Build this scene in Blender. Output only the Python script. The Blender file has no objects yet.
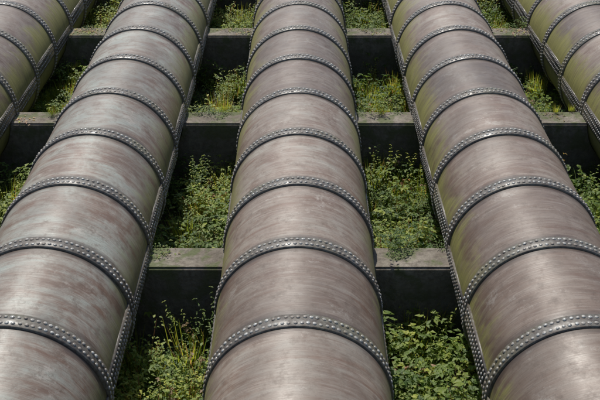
import bpy, bmesh, math, random
import numpy as np
from mathutils import Vector, Matrix, Euler
from mathutils import noise as mn
random.seed(7)
S=bpy.context.scene
S.view_settings.view_transform='Standard'; S.view_settings.look='None'; S.view_settings.exposure=0
R=1.0; AX=1.6; P=3.05; L=1.504; S0=7.53
BW=0.21
GZ=0.42
Y0=S0-8*L; NR=40
col=S.collection
def link(o,parent=None):
    col.objects.link(o)
    if parent: o.parent=parent
    return o
def empty(name):
    o=bpy.data.objects.new(name,None); o.empty_display_size=.5; return link(o)

class N:
    def __init__(s,name):
        s.m=bpy.data.materials.new(name); s.m.use_nodes=True
        s.t=s.m.node_tree; s.b=s.t.nodes['Principled BSDF']; s.out=s.t.nodes['Material Output']
    def n(s,typ,**k):
        x=s.t.nodes.new(typ)
        for a,b in k.items(): setattr(x,a,b)
        return x
    def l(s,a,b): s.t.links.new(a,b)
    def put(s,sock,v):
        if isinstance(v,bpy.types.NodeSocket): s.l(v,sock)
        else: sock.default_value=v
    def math(s,op,a,b=0.0,c=None,clamp=False):
        x=s.n('ShaderNodeMath',operation=op,use_clamp=clamp); s.put(x.inputs[0],a); s.put(x.inputs[1],b)
        if c is not None: s.put(x.inputs[2],c)
        return x.outputs[0]
    def noise(s,vec,scale,detail=4,rough=.55,dist=0):
        x=s.n('ShaderNodeTexNoise'); s.l(vec,x.inputs['Vector']); x.inputs['Scale'].default_value=scale
        x.inputs['Detail'].default_value=detail; x.inputs['Roughness'].default_value=rough; x.inputs['Distortion'].default_value=dist
        return x.outputs[0]
    def mapr(s,v,a,b,c=0.0,d=1.0,smooth=False):
        x=s.n('ShaderNodeMapRange'); x.clamp=True
        if smooth: x.interpolation_type='SMOOTHSTEP'
        s.put(x.inputs[0],v)
        for i,q in enumerate((a,b,c,d)): s.put(x.inputs[i+1],q)
        return x.outputs[0]
    def mapping(s,vec,scale,rot=(0,0,0)):
        x=s.n('ShaderNodeMapping'); s.l(vec,x.inputs[0]); x.inputs['Scale'].default_value=scale; x.inputs['Rotation'].default_value=rot
        return x.outputs[0]
    def mix(s,f,a,b,mode='MIX'):
        x=s.n('ShaderNodeMix',data_type='RGBA',blend_type=mode); s.put(x.inputs[0],f)
        for i,v in ((6,a),(7,b)):
            if isinstance(v,tuple): v=(*v,1) if len(v)==3 else v
            s.put(x.inputs[i],v)
        return x.outputs[2]
    def bump(s,h,st,dist,nrm=None):
        x=s.n('ShaderNodeBump'); x.inputs['Strength'].default_value=st; x.inputs['Distance'].default_value=dist
        s.l(h,x.inputs['Height'])
        if nrm: s.l(nrm,x.inputs['Normal'])
        return x.outputs[0]

def pipe_material():
    k=N('weathered_pipe_paint')
    uv=k.n('ShaderNodeUVMap',uv_map='UVMap').outputs[0]
    sep=k.n('ShaderNodeSeparateXYZ'); k.l(uv,sep.inputs[0]); u,v=sep.outputs[0],sep.outputs[1]
    oi=k.n('ShaderNodeObjectInfo')
    csep=k.n('ShaderNodeSeparateColor'); k.l(oi.outputs['Color'],csep.inputs[0]); pat,mossL,mossR=csep.outputs
    pos=k.n('ShaderNodeNewGeometry').outputs['Position']
    pid=k.math('FLOOR',k.math('DIVIDE',k.math('SUBTRACT',v,Y0),L))
    cmb=k.n('ShaderNodeCombineXYZ'); k.l(pid,cmb.inputs[0]); k.l(pat,cmb.inputs[1]); k.l(oi.outputs['Random'],cmb.inputs[2])
    wn=k.n('ShaderNodeTexWhiteNoise',noise_dimensions='3D'); k.l(cmb.outputs[0],wn.inputs[0]); prnd=wn.outputs[0]
    off=k.n('ShaderNodeVectorMath',operation='MULTIPLY_ADD'); k.l(wn.outputs[1],off.inputs[0]); off.inputs[1].default_value=(37,53,0); k.l(uv,off.inputs[2])
    ov=off.outputs[0]
    st1=k.noise(k.mapping(ov,(1.8,40,1),(0,0,.12)),1,4,.65)
    st2=k.noise(k.mapping(ov,(4,90,1),(0,0,-.2)),1,2,.6)
    st3=k.noise(k.mapping(ov,(1.1,9,1),(0,0,.3)),1,6,.68,.6)
    bl=k.noise(ov,1.5,7,.66,.7); bl2=k.noise(pos,5.5,6,.75)
    c=k.mix(k.mapr(bl,.35,.65),(.112,.070,.047),(.178,.122,.088))
    c=k.mix(k.math('MULTIPLY',k.mapr(st3,.45,.68),.65),c,(.235,.186,.148))
    pm=k.math('MULTIPLY',k.mapr(k.math('ADD',bl,k.math('MULTIPLY',st3,.5)),.62,.92),k.math('ADD',k.math('MULTIPLY',prnd,.32),k.math('MULTIPLY',pat,1.0)),clamp=True)
    c=k.mix(pm,c,(.225,.238,.205))
    c=k.mix(k.mapr(st1,.52,.76,0,.5),c,(.34,.295,.25))
    c=k.mix(k.mapr(st2,.30,.48,.42,0),c,(.070,.046,.033))
    c=k.mix(k.mapr(bl2,.50,.70,0,.8),c,(.075,.047,.032))
    rs=k.noise(k.mapping(ov,(.7,6,1),(0,0,-.25)),1.3,6,.7,.8)
    c=k.mix(k.mapr(rs,.54,.70,0,.8),c,(.110,.054,.030))
    c=k.mix(k.mapr(k.noise(pos,2.2,8,.82),.575,.64,0,.5),c,(.33,.30,.26))
    c=k.mix(k.mapr(k.noise(pos,60,2,.6),.62,.72,0,.5),c,(.06,.04,.03))
    # broad dull soot patches crossing several plates
    c=k.mix(k.mapr(k.noise(pos,.55,4,.6,.5),.48,.66,0,.45),c,(.072,.056,.042))
    hs=k.n('ShaderNodeHueSaturation'); k.l(c,hs.inputs['Color']); k.l(k.mapr(prnd,0,1,.76,1.22),hs.inputs['Value'])
    c=hs.outputs[0]
    fr=k.math('FRACT',k.math('DIVIDE',k.math('SUBTRACT',v,Y0),L))
    d=k.math('MULTIPLY',k.math('MINIMUM',fr,k.math('SUBTRACT',1,fr)),L)
    dn=k.math('ADD',d,k.math('MULTIPLY',k.math('SUBTRACT',st3,.5),.24))
    c=k.mix(k.mapr(dn,BW/2,BW/2+.13,.85,0,True),c,(.045,.032,.024))
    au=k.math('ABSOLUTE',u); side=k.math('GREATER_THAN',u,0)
    amt=k.math('ADD',k.math('MULTIPLY',side,mossR),k.math('MULTIPLY',k.math('SUBTRACT',1,side),mossL))
    far=k.mapr(v,8,22,-.06,.42)
    mval=k.math('ADD',k.math('ADD',au,k.math('MULTIPLY',k.math('SUBTRACT',bl,.5),1.3)),k.math('ADD',far,k.math('MULTIPLY',k.math('SUBTRACT',st3,.5),.9)))
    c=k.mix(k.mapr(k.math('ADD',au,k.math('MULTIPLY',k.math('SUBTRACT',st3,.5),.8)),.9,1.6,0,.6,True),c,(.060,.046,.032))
    mm=k.math('MULTIPLY',k.mapr(mval,.92,1.5,0,.95,True),amt,clamp=True)
    mc=k.mix(k.mapr(st1,.35,.65),(.100,.095,.020),(.215,.200,.052))
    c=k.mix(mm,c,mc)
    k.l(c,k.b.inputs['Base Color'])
    k.l(k.math('ADD',k.mapr(bl2,.3,.7,.36,.60),k.math('MULTIPLY',mm,.25)),k.b.inputs['Roughness'])
    k.b.inputs['Specular IOR Level'].default_value=.5
    b1=k.bump(st1,.28,.006)
    b2=k.bump(k.noise(ov,1.1,1,.5),.6,.06,b1)
    k.l(b2,k.b.inputs['Normal'])
    return k.m
def band_material():
    k=N('riveted_strap_paint')
    pos=k.n('ShaderNodeNewGeometry').outputs['Position']
    n1=k.noise(pos,2.2,4,.65); n2=k.noise(pos,24,4,.7); n3=k.noise(pos,9,3,.6)
    at=k.n('ShaderNodeAttribute',attribute_name='head').outputs['Fac']
    c=k.mix(k.mapr(n1,.35,.65),(.075,.068,.055),(.145,.140,.122))
    c=k.mix(k.mapr(n2,.40,.58,0,.85),c,(.048,.034,.025))
    ch=k.mix(k.mapr(n2,.42,.68),(.36,.365,.345),(.12,.10,.08))
    ch=k.mix(k.mapr(n3,.45,.60,0,.75),ch,(.135,.105,.080))
    c=k.mix(at,c,ch)
    c=k.mix(k.mapr(n1,.52,.68,0,.5),c,(.085,.060,.040))
    c=k.mix(k.mapr(k.noise(pos,1.1,3,.6),.5,.7,0,.35),c,(.12,.12,.045))
    k.l(c,k.b.inputs['Base Color']); k.l(k.mapr(n3,.35,.62,.30,.62),k.b.inputs['Roughness'])
    return k.m
M_pipe=pipe_material(); M_band=band_material()

def add_rivet(V,F,H,cpos,nrm,tan,r,h):
    bit=nrm.cross(tan); b=len(V); seg=8
    for (rr,hh,hd) in ((1.0,0,.0),(.88,.6,1),(.5,.93,1)):
        for i in range(seg):
            a=2*math.pi*i/seg
            V.append(cpos+(tan*math.cos(a)+bit*math.sin(a))*r*rr+nrm*h*hh); H.append(hd)
    V.append(cpos+nrm*h); H.append(1)
    for q in range(2):
        for i in range(seg):
            j=(i+1)%seg; F.append((b+q*seg+i,b+q*seg+j,b+(q+1)*seg+j,b+(q+1)*seg+i))
    for i in range(seg): F.append((b+16+i,b+16+(i+1)%seg,b+24))
def finish(name,V,F,mat,H=None,smooth=True):
    me=bpy.data.meshes.new(name); me.from_pydata([tuple(v) for v in V],[],F)
    if H:
        a=me.attributes.new('head','FLOAT','POINT'); a.data.foreach_set('value',[float(x) for x in H])
    bm=bmesh.new(); bm.from_mesh(me); bmesh.ops.recalc_face_normals(bm,faces=bm.faces); bm.to_mesh(me); bm.free()
    me.materials.append(mat)
    me.polygons.foreach_set('use_smooth',[smooth]*len(me.polygons)); me.update()
    return me
TH=.024
def ring_mesh(seed):
    rnd=random.Random(seed); V=[];F=[];H=[]; seg=128
    prof=[(-BW/2,R-.01),(-BW/2,R+TH-.005),(-BW/2+.005,R+TH),(0,R+TH+.0005),(BW/2-.005,R+TH),(BW/2,R+TH-.005),(BW/2,R-.01)]
    n=len(prof)
    for i in range(seg):
        a=2*math.pi*i/seg
        for (y,r) in prof: V.append(Vector((r*math.sin(a),y,r*math.cos(a)))); H.append(0)
    for i in range(seg):
        j=(i+1)%seg
        for q in range(n-1): F.append((i*n+q,i*n+q+1,j*n+q+1,j*n+q))
    cnt=96
    for row,y in enumerate((-.05,.05)):
        for i in range(cnt):
            a=2*math.pi*(i+.5*row)/cnt+rnd.uniform(-.005,.005)
            nr=Vector((math.sin(a),0,math.cos(a)))
            add_rivet(V,F,H,nr*(R+TH-.002)+Vector((0,y+rnd.uniform(-.005,.005),0)),nr,Vector((0,1,0)),rnd.uniform(.022,.027),rnd.uniform(.012,.018))
    return finish('ring_strap',V,F,M_band,H)
def seam_mesh(seed):
    rnd=random.Random(seed); V=[];F=[];H=[]; w=.13; ln=(L-BW)/2-.004; T2=.020
    seg=8; prof=[]
    for i in range(seg+1):
        a=-w+2*w*i/seg; prof.append((a,R+T2))
    prof=[(-w,R-.01)]+prof+[(w,R-.01)]
    for y in (-ln,ln):
        for a,r in prof: V.append(Vector((r*math.sin(a),y,r*math.cos(a)))); H.append(0)
    n=len(prof)
    for i in range(n-1): F.append((i,i+1,n+i+1,n+i))
    F.append(tuple(range(n))); F.append(tuple(range(2*n-1,n-1,-1)))
    cnt=17
    for row,a0 in enumerate((-.083,0,.083)):
        for i in range(cnt):
            y=-ln+.04+(2*ln-.08)*(i+(.5 if row==1 else 0))/(cnt-.5)
            a=a0+rnd.uniform(-.004,.004); nr=Vector((math.sin(a),0,math.cos(a)))
            add_rivet(V,F,H,nr*(R+T2-.002)+Vector((0,y,0)),nr,Vector((0,1,0)),.024,.014)
    return finish('seam_strap',V,F,M_band,H,True)
rings=[ring_mesh(i) for i in range(3)]; seams=[seam_mesh(i) for i in range(2)]
def shell_mesh(seed):
    rnd=random.Random(seed); seg=144; V=[];F=[];UV=[]
    rows=[]
    for k in range(NR-1):
        dr=rnd.uniform(-.004,.004)
        for t in (0.0,.06,.5,.94):
            rows.append((Y0+k*L+t*L, R+ (dr if t not in (0.0,) else 0)))
    for (y,r) in rows:
        for i in range(seg+1):
            a=-math.pi+2*math.pi*i/seg
            V.append(Vector((r*math.sin(a),y,r*math.cos(a)))); UV.append((a,y))
    n=seg+1
    for q in range(len(rows)-1):
        for i in range(seg): F.append((q*n+i,q*n+i+1,(q+1)*n+i+1,(q+1)*n+i))
    me=bpy.data.meshes.new('shell'); me.from_pydata([tuple(v) for v in V],[],F)
    uvl=me.uv_layers.new(name='UVMap')
    for lp in me.loops: uvl.data[lp.index].uv=UV[lp.vertex_index]
    me.materials.append(M_pipe); me.polygons.foreach_set('use_smooth',[True]*len(me.polygons)); me.update()
    return me
props={-2:(.15,.5,.95),-1:(.85,.35,.7),0:(.16,1,.85),1:(.05,1,.4),2:(.08,1.0,.5)}
for pi in (0,-1,1,-2,2):
    root=empty('riveted_penstock_pipe'); root.location=(pi*P,0,AX)
    sh=link(bpy.data.objects.new('shell',shell_mesh(pi+20)),root); sh.color=(*props[pi],1)
    rnd=random.Random(pi+99)
    for k in range(NR):
        o=link(bpy.data.objects.new('ring_strap',rnd.choice(rings)),root); o.location=(0,Y0+k*L,0); o.rotation_euler=(0,rnd.uniform(0,6.28),0)
        if k<NR-1:
            for sd in (-1,1):
                o=link(bpy.data.objects.new('seam_strap',rnd.choice(seams)),root); o.location=(0,Y0+(k+.5)*L,0)
                inner=(pi!=0 and sd*pi<0)
                o.rotation_euler=(0,sd*math.radians((89 if inner else 98)+(4 if k%2 else -3)),0)

k=N('stained_concrete')
g=k.n('ShaderNodeNewGeometry'); pos=g.outputs['Position']
n1=k.noise(pos,1.7,6,.65); n2=k.noise(pos,14,5,.7); n3=k.noise(k.mapping(pos,(5,5,.7)),1.5,5,.6)
c=k.mix(k.mapr(n1,.35,.65),(.13,.11,.085),(.24,.215,.175))
c=k.mix(k.mapr(n2,.43,.66,0,.75),c,(.075,.06,.044))
c=k.mix(k.mapr(n3,.5,.7,0,.5),c,(.08,.07,.055))
c=k.mix(k.mapr(k.noise(pos,3.3,6,.6),.48,.58,0,.75),c,(.065,.085,.022))
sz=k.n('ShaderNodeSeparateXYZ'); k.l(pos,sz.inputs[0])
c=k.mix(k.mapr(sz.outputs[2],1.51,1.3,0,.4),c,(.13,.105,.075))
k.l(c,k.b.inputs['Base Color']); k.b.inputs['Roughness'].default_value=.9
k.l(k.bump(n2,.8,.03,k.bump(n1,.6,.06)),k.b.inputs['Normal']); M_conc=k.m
def beam_mesh():
    top=AX-.07; RC=R+.012; pts=[]
    xs=[i*P for i in range(-2,3)]
    pts.append((-9.0,top))
    for cx in xs:
        a0=math.asin(.07/RC); x0=-RC*math.cos(a0)
        pts.append((cx+x0,top))
        for i in range(1,24):
            a=math.pi+a0+(math.pi-2*a0)*i/24
            pts.append((cx+RC*math.cos(a),AX+RC*math.sin(a)))
        pts.append((cx-x0,top))
    pts.append((9.0,top))
    poly=pts+[(9.0,-.4),(-9.0,-.4)]
    bm=bmesh.new(); dpt=.52
    vs=[bm.verts.new((x,0,z)) for x,z in poly]
    f=bm.faces.new(vs); r=bmesh.ops.extrude_face_region(bm,geom=[f])
    bmesh.ops.translate(bm,verts=[e for e in r['geom'] if isinstance(e,bmesh.types.BMVert)],vec=(0,dpt,0))
    bmesh.ops.recalc_face_normals(bm,faces=bm.faces)
    ed=[e for e in bm.edges if all(abs(v.co.z-top)<1e-4 for v in e.verts) and abs(e.verts[0].co.y-e.verts[1].co.y)<1e-4]
    bmesh.ops.bevel(bm,geom=ed,offset=.03,segments=3,affect='EDGES')
    me=bpy.data.meshes.new('concrete_saddle_beam'); bm.to_mesh(me); bm.free(); me.materials.append(M_conc); return me
bmz=beam_mesh()
beamY=[10.08+4.512*i for i in range(-3,9)]
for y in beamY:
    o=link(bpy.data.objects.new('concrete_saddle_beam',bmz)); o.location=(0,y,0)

k=N('soil_and_litter'); pos=k.n('ShaderNodeNewGeometry').outputs['Position']
n1=k.noise(pos,.8,5,.6); n2=k.noise(pos,18,5,.7)
c=k.mix(k.mapr(n1,.4,.6),(.045,.038,.022),(.05,.07,.02))
c=k.mix(k.mapr(n2,.5,.7,0,.7),c,(.12,.09,.055))
k.l(c,k.b.inputs['Base Color']); k.b.inputs['Roughness'].default_value=.95
k.l(k.bump(n2,.8,.05),k.b.inputs['Normal'])
cs=[-1500,-600,-200,-80,-40,-20]+[-12+.4*i for i in range(61)]+[20,40,80,200,600,1500]
ysx=[-1500,-400,-100,-30,-8]+[.5*i for i in range(-6,100)]+[60,80,140,400,1500]
V=[];F=[]
def gz(x,y): return GZ+.08*mn.noise(Vector((x*.7,y*.7,0)))
for y in ysx:
    for x in cs: V.append((x,y,gz(x,y) if abs(x)<15 and -8<y<55 else GZ))
nx=len(cs)
for j in range(len(ysx)-1):
    for i in range(nx-1): F.append((j*nx+i,j*nx+i+1,(j+1)*nx+i+1,(j+1)*nx+i))
link(bpy.data.objects.new('ground',finish('ground',V,F,k.m)))

# ---------- undergrowth
k=N('leaf_green')
at=k.n('ShaderNodeAttribute',attribute_name='head').outputs['Fac']
oi=k.n('ShaderNodeAttribute',attribute_name='prnd').outputs['Fac']
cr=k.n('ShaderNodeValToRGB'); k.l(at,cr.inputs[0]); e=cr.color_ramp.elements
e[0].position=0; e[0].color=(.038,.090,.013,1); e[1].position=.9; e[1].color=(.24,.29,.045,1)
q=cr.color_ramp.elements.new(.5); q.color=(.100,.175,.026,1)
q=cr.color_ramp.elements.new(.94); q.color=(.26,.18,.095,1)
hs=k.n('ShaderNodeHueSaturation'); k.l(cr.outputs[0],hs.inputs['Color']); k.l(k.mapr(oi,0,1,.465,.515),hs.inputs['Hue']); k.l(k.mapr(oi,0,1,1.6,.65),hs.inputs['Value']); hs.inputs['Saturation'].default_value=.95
k.l(hs.outputs[0],k.b.inputs['Base Color']); k.b.inputs['Roughness'].default_value=.55; k.b.inputs['Specular IOR Level'].default_value=.35
tr=k.n('ShaderNodeBsdfTranslucent'); k.l(k.mix(1.0,hs.outputs[0],(2.0,1.9,.9),'MULTIPLY'),tr.inputs[0])
ms=k.n('ShaderNodeMixShader'); ms.inputs[0].default_value=.45; k.l(k.b.outputs[0],ms.inputs[1]); k.l(tr.outputs[0],ms.inputs[2]); k.l(ms.outputs[0],k.out.inputs[0])
M_leaf=k.m
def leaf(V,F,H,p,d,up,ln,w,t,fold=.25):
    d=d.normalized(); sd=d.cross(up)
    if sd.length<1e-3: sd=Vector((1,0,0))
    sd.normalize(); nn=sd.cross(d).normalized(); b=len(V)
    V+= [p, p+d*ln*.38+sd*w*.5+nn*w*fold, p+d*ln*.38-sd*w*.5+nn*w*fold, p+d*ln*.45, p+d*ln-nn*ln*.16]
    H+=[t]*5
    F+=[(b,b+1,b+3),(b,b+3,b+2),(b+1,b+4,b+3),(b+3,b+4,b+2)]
def stem(V,F,H,pts,r,t=.35):
    b=len(V)
    for i,p in enumerate(pts):
        rr=r*(1-.7*i/len(pts))
        for q in range(3):
            a=q*2.094; V.append(p+Vector((math.cos(a)*rr,math.sin(a)*rr,0))); H.append(t)
    for i in range(len(pts)-1):
        for q in range(3):
            A,B,C,D=(b+i*3+q,b+i*3+(q+1)%3,b+(i+1)*3+(q+1)%3,b+(i+1)*3+q); F.append((A,B,C)); F.append((A,C,D))
def plant(kind,seed):
    rnd=random.Random(seed); V=[];F=[];H=[]
    Z=Vector((0,0,1))
    if kind=='nettle':
        for s in range(rnd.randint(5,8)):
            a=rnd.uniform(0,6.28); base=Vector((math.cos(a),math.sin(a),0))*rnd.uniform(0,.18); hgt=rnd.uniform(.35,.8)
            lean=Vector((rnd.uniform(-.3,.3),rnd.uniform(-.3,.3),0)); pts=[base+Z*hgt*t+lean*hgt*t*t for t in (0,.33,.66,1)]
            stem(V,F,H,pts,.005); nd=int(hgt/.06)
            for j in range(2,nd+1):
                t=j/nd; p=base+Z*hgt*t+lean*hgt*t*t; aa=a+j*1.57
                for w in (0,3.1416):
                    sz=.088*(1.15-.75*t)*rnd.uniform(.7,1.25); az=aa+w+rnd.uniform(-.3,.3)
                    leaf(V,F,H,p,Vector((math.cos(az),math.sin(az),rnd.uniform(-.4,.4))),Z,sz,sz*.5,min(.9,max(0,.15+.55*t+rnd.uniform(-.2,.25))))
    elif kind=='bramble':
        for s in range(rnd.randint(5,7)):
            a=rnd.uniform(0,6.28); dr=Vector((math.cos(a),math.sin(a),0)); ln=rnd.uniform(.4,.8); hp=rnd.uniform(.25,.6)
            f=lambda t: dr*ln*t+Z*(hp*math.sin(t*2.5))
            stem(V,F,H,[f(t/4) for t in range(5)],.005)
            for j in range(2,13):
                t=j/12; p=f(t); az=a+(1 if j%2 else -1)*rnd.uniform(.6,1.4); dd=Vector((math.cos(az),math.sin(az),.25)); q=p+dd*.07
                tt=rnd.uniform(.1,.75)
                for w in (-.95,0,.95):
                    sz=rnd.uniform(.05,.088); leaf(V,F,H,q,Vector((math.cos(az+w),math.sin(az+w),rnd.uniform(-.3,.35))),Z,sz,sz*.62,tt+rnd.uniform(-.1,.12))
    elif kind=='ivy':
        for s in range(120):
            a=rnd.uniform(0,6.28); r=math.sqrt(rnd.random())*.42; p=Vector((math.cos(a)*r,math.sin(a)*r,rnd.uniform(.03,.2)*(1.2-r)))
            az=rnd.uniform(0,6.28); sz=rnd.uniform(.04,.075)
            leaf(V,F,H,p,Vector((math.cos(az),math.sin(az),rnd.uniform(-.2,.5))),Z,sz,sz*.8,rnd.uniform(0,.6))
    elif kind=='shrub':
        for s in range(9):
            a=rnd.uniform(0,6.28); dr=Vector((math.cos(a)*rnd.uniform(.2,.7),math.sin(a)*rnd.uniform(.2,.7),1)).normalized(); ln=rnd.uniform(.45,.85)
            stem(V,F,H,[dr*ln*t/3 for t in range(4)],.006,.97)
            for j in range(26):
                t=rnd.uniform(.3,1); p=dr*ln*t+Vector((rnd.gauss(0,.05),rnd.gauss(0,.05),rnd.gauss(0,.04))); az=rnd.uniform(0,6.28)
                sz=rnd.uniform(.035,.068); leaf(V,F,H,p,Vector((math.cos(az),math.sin(az),rnd.uniform(-.4,.5))),Z,sz,sz*.62,rnd.uniform(.25,.9))
    elif kind=='grass':
        for s in range(80):
            a=rnd.uniform(0,6.28); az=rnd.uniform(0,6.28); ln=rnd.uniform(.25,.6); p=Vector((math.cos(a),math.sin(a),0))*rnd.uniform(0,.16)
            leaf(V,F,H,p,Vector((math.cos(az)*.6,math.sin(az)*.6,1)),Vector((math.cos(az),math.sin(az),0)),ln,.013,rnd.choice((.5,.7,.85,.88,.95)))
    elif kind=='dead':
        for s in range(8):
            a=rnd.uniform(0,6.28); dr=Vector((math.cos(a),math.sin(a),rnd.uniform(.3,1.4))).normalized(); ln=rnd.uniform(.5,1.0)
            stem(V,F,H,[dr*ln*t/3+Vector((0,0,-.1*t*t/9)) for t in range(4)],.008,.97)
            for j in range(9):
                az=rnd.uniform(0,6.28); leaf(V,F,H,dr*ln*rnd.uniform(.2,1),Vector((math.cos(az),math.sin(az),rnd.uniform(-.7,.3))),Z,.07,.04,.97)
    elif kind=='litter':
        for s in range(26):
            az=rnd.uniform(0,6.28); sz=rnd.uniform(.04,.075)
            leaf(V,F,H,Vector((rnd.gauss(0,.22),rnd.gauss(0,.1),.012)),Vector((math.cos(az),math.sin(az),.1)),Z,sz,sz*.6,rnd.choice((.93,.97,.97,.8)))
    return (np.array([tuple(v) for v in V],dtype=np.float32),np.array(F,dtype=np.int32),np.array(H,dtype=np.float32))
kinds=['nettle']*5+['bramble']*5+['ivy']*3+['shrub']*4+['grass']*2+['dead']*2+['litter']*2
PL={}
for i,kd in enumerate(kinds): PL.setdefault(kd,[]).append(plant(kd,100+i))
rnd=random.Random(5)
AV=[];AF=[];AH=[];AP=[];nv=0
def put(pl,loc,rot,scl,pr=None):
    global nv
    M=np.array(Euler(rot).to_matrix(),dtype=np.float32)*np.array(scl,dtype=np.float32)[None,:]
    AV.append(pl[0]@M.T+np.array(loc,dtype=np.float32)); AF.append(pl[1]+nv); AH.append(pl[2]); AP.append(np.full(len(pl[0]),rnd.random() if pr is None else pr,dtype=np.float32)); nv+=len(pl[0])
def clear(x):
    dx=min(abs(x-i*P) for i in range(-2,3))
    if abs(x)>2*P+1: return 3.0,dx
    return (AX-math.sqrt(max(0,1-dx*dx)) if dx<1 else AX+.5),dx
def on_beam(y): return any(b-.08<y<b+.57 for b in beamY)
n=0
for t in range(9500):
    x=rnd.uniform(-8.6,8.6); y=rnd.uniform(3.5,36)
    if on_beam(y) or y>29 and rnd.random()<.5: continue
    cz,dx=clear(x)
    if dx<.72: continue
    big=mn.noise(Vector((x*.55+9,y*.45,3)))
    bare=mn.noise(Vector((x*1.3,y*1.3,21)))
    if bare>.20 and rnd.random()<.85: continue
    kd=rnd.choices(['nettle','bramble','ivy','shrub','grass','dead'],[max(.2,3+6*big),2.6,1.8,max(.1,2.5-5*big),2.0,.6])[0]
    s=rnd.uniform(.75,1.3)
    maxh={'nettle':.85,'bramble':.6,'ivy':.2,'shrub':.85,'grass':.5,'dead':.8}[kd]
    z=gz(x,y)
    hl=.78+.9*mn.noise(Vector((x*1.1,y*1.1,7)))
    if any(b+.5<y<b+1.1 for b in beamY): hl+=.35; s*=1.2
    s=min(s,max(.4,min(cz-z-.02,hl)/maxh))
    pr=min(1,max(0,.45+1.3*mn.noise(Vector((x*1.1,y*1.1,15)))+rnd.uniform(-.3,.3)))
    put(rnd.choice(PL[kd]),(x,y,z-.02),(rnd.uniform(-.15,.15),rnd.uniform(-.15,.15),rnd.uniform(0,6.28)),(s,s,s*rnd.uniform(.85,1.1)),pr); n+=1
for b in beamY:
    for i in range(64):
        x=rnd.uniform(-8.5,8.5); cz,dx=clear(x)
        if dx<1.03: continue
        kd=rnd.choice(['ivy','ivy','grass','litter','litter','litter','bramble']); s=rnd.uniform(.3,.55)
        if kd=='litter': s=rnd.uniform(.7,1)
        put(rnd.choice(PL[kd]),(x,b+(rnd.uniform(.34,.55) if kd!='litter' else rnd.uniform(.12,.42)),AX-.07),(0,0,rnd.uniform(-.4,.4) if kd=='litter' else rnd.uniform(0,6.28)),(s,s,s))
AV=np.concatenate(AV);AF=np.concatenate(AF);AH=np.concatenate(AH);AP=np.concatenate(AP)
me=bpy.data.meshes.new('undergrowth'); me.vertices.add(len(AV)); me.vertices.foreach_set('co',AV.ravel())
me.loops.add(AF.size); me.loops.foreach_set('vertex_index',AF.ravel()); me.polygons.add(len(AF))
me.polygons.foreach_set('loop_start',np.arange(0,AF.size,3,dtype=np.int32)); me.update(calc_edges=True)
for nm,arr in (('head',AH),('prnd',AP)):
    a=me.attributes.new(nm,'FLOAT','POINT'); a.data.foreach_set('value',arr)
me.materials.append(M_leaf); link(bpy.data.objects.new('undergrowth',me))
print('plants',n,len(AF))

el=math.radians(56); az=math.radians(-17)
sv=Vector((math.sin(az)*math.cos(el),math.cos(az)*math.cos(el),math.sin(el)))
ld=bpy.data.lights.new('sun','SUN'); ld.energy=5.0; ld.angle=math.radians(.5); ld.color=(1,.95,.87)
so=link(bpy.data.objects.new('sun',ld)); so.rotation_euler=(-sv).to_track_quat('-Z','Y').to_euler(); so.location=(0,20,30)
w=bpy.data.worlds.new('World'); S.world=w; w.use_nodes=True; nt=w.node_tree
sk=nt.nodes.new('ShaderNodeTexSky'); sk.sky_type='NISHITA'; sk.sun_disc=False; sk.sun_elevation=el; sk.sun_rotation=az
nt.links.new(sk.outputs[0],nt.nodes['Background'].inputs[0]); nt.nodes['Background'].inputs[1].default_value=.13
cd=bpy.data.cameras.new('camera'); cd.sensor_width=36; cd.lens=54.66; cd.clip_end=5000
co=link(bpy.data.objects.new('camera',cd)); co.location=(0.02,0,AX+6.8); co.rotation_euler=(math.radians(60),0,0)
S.camera=co
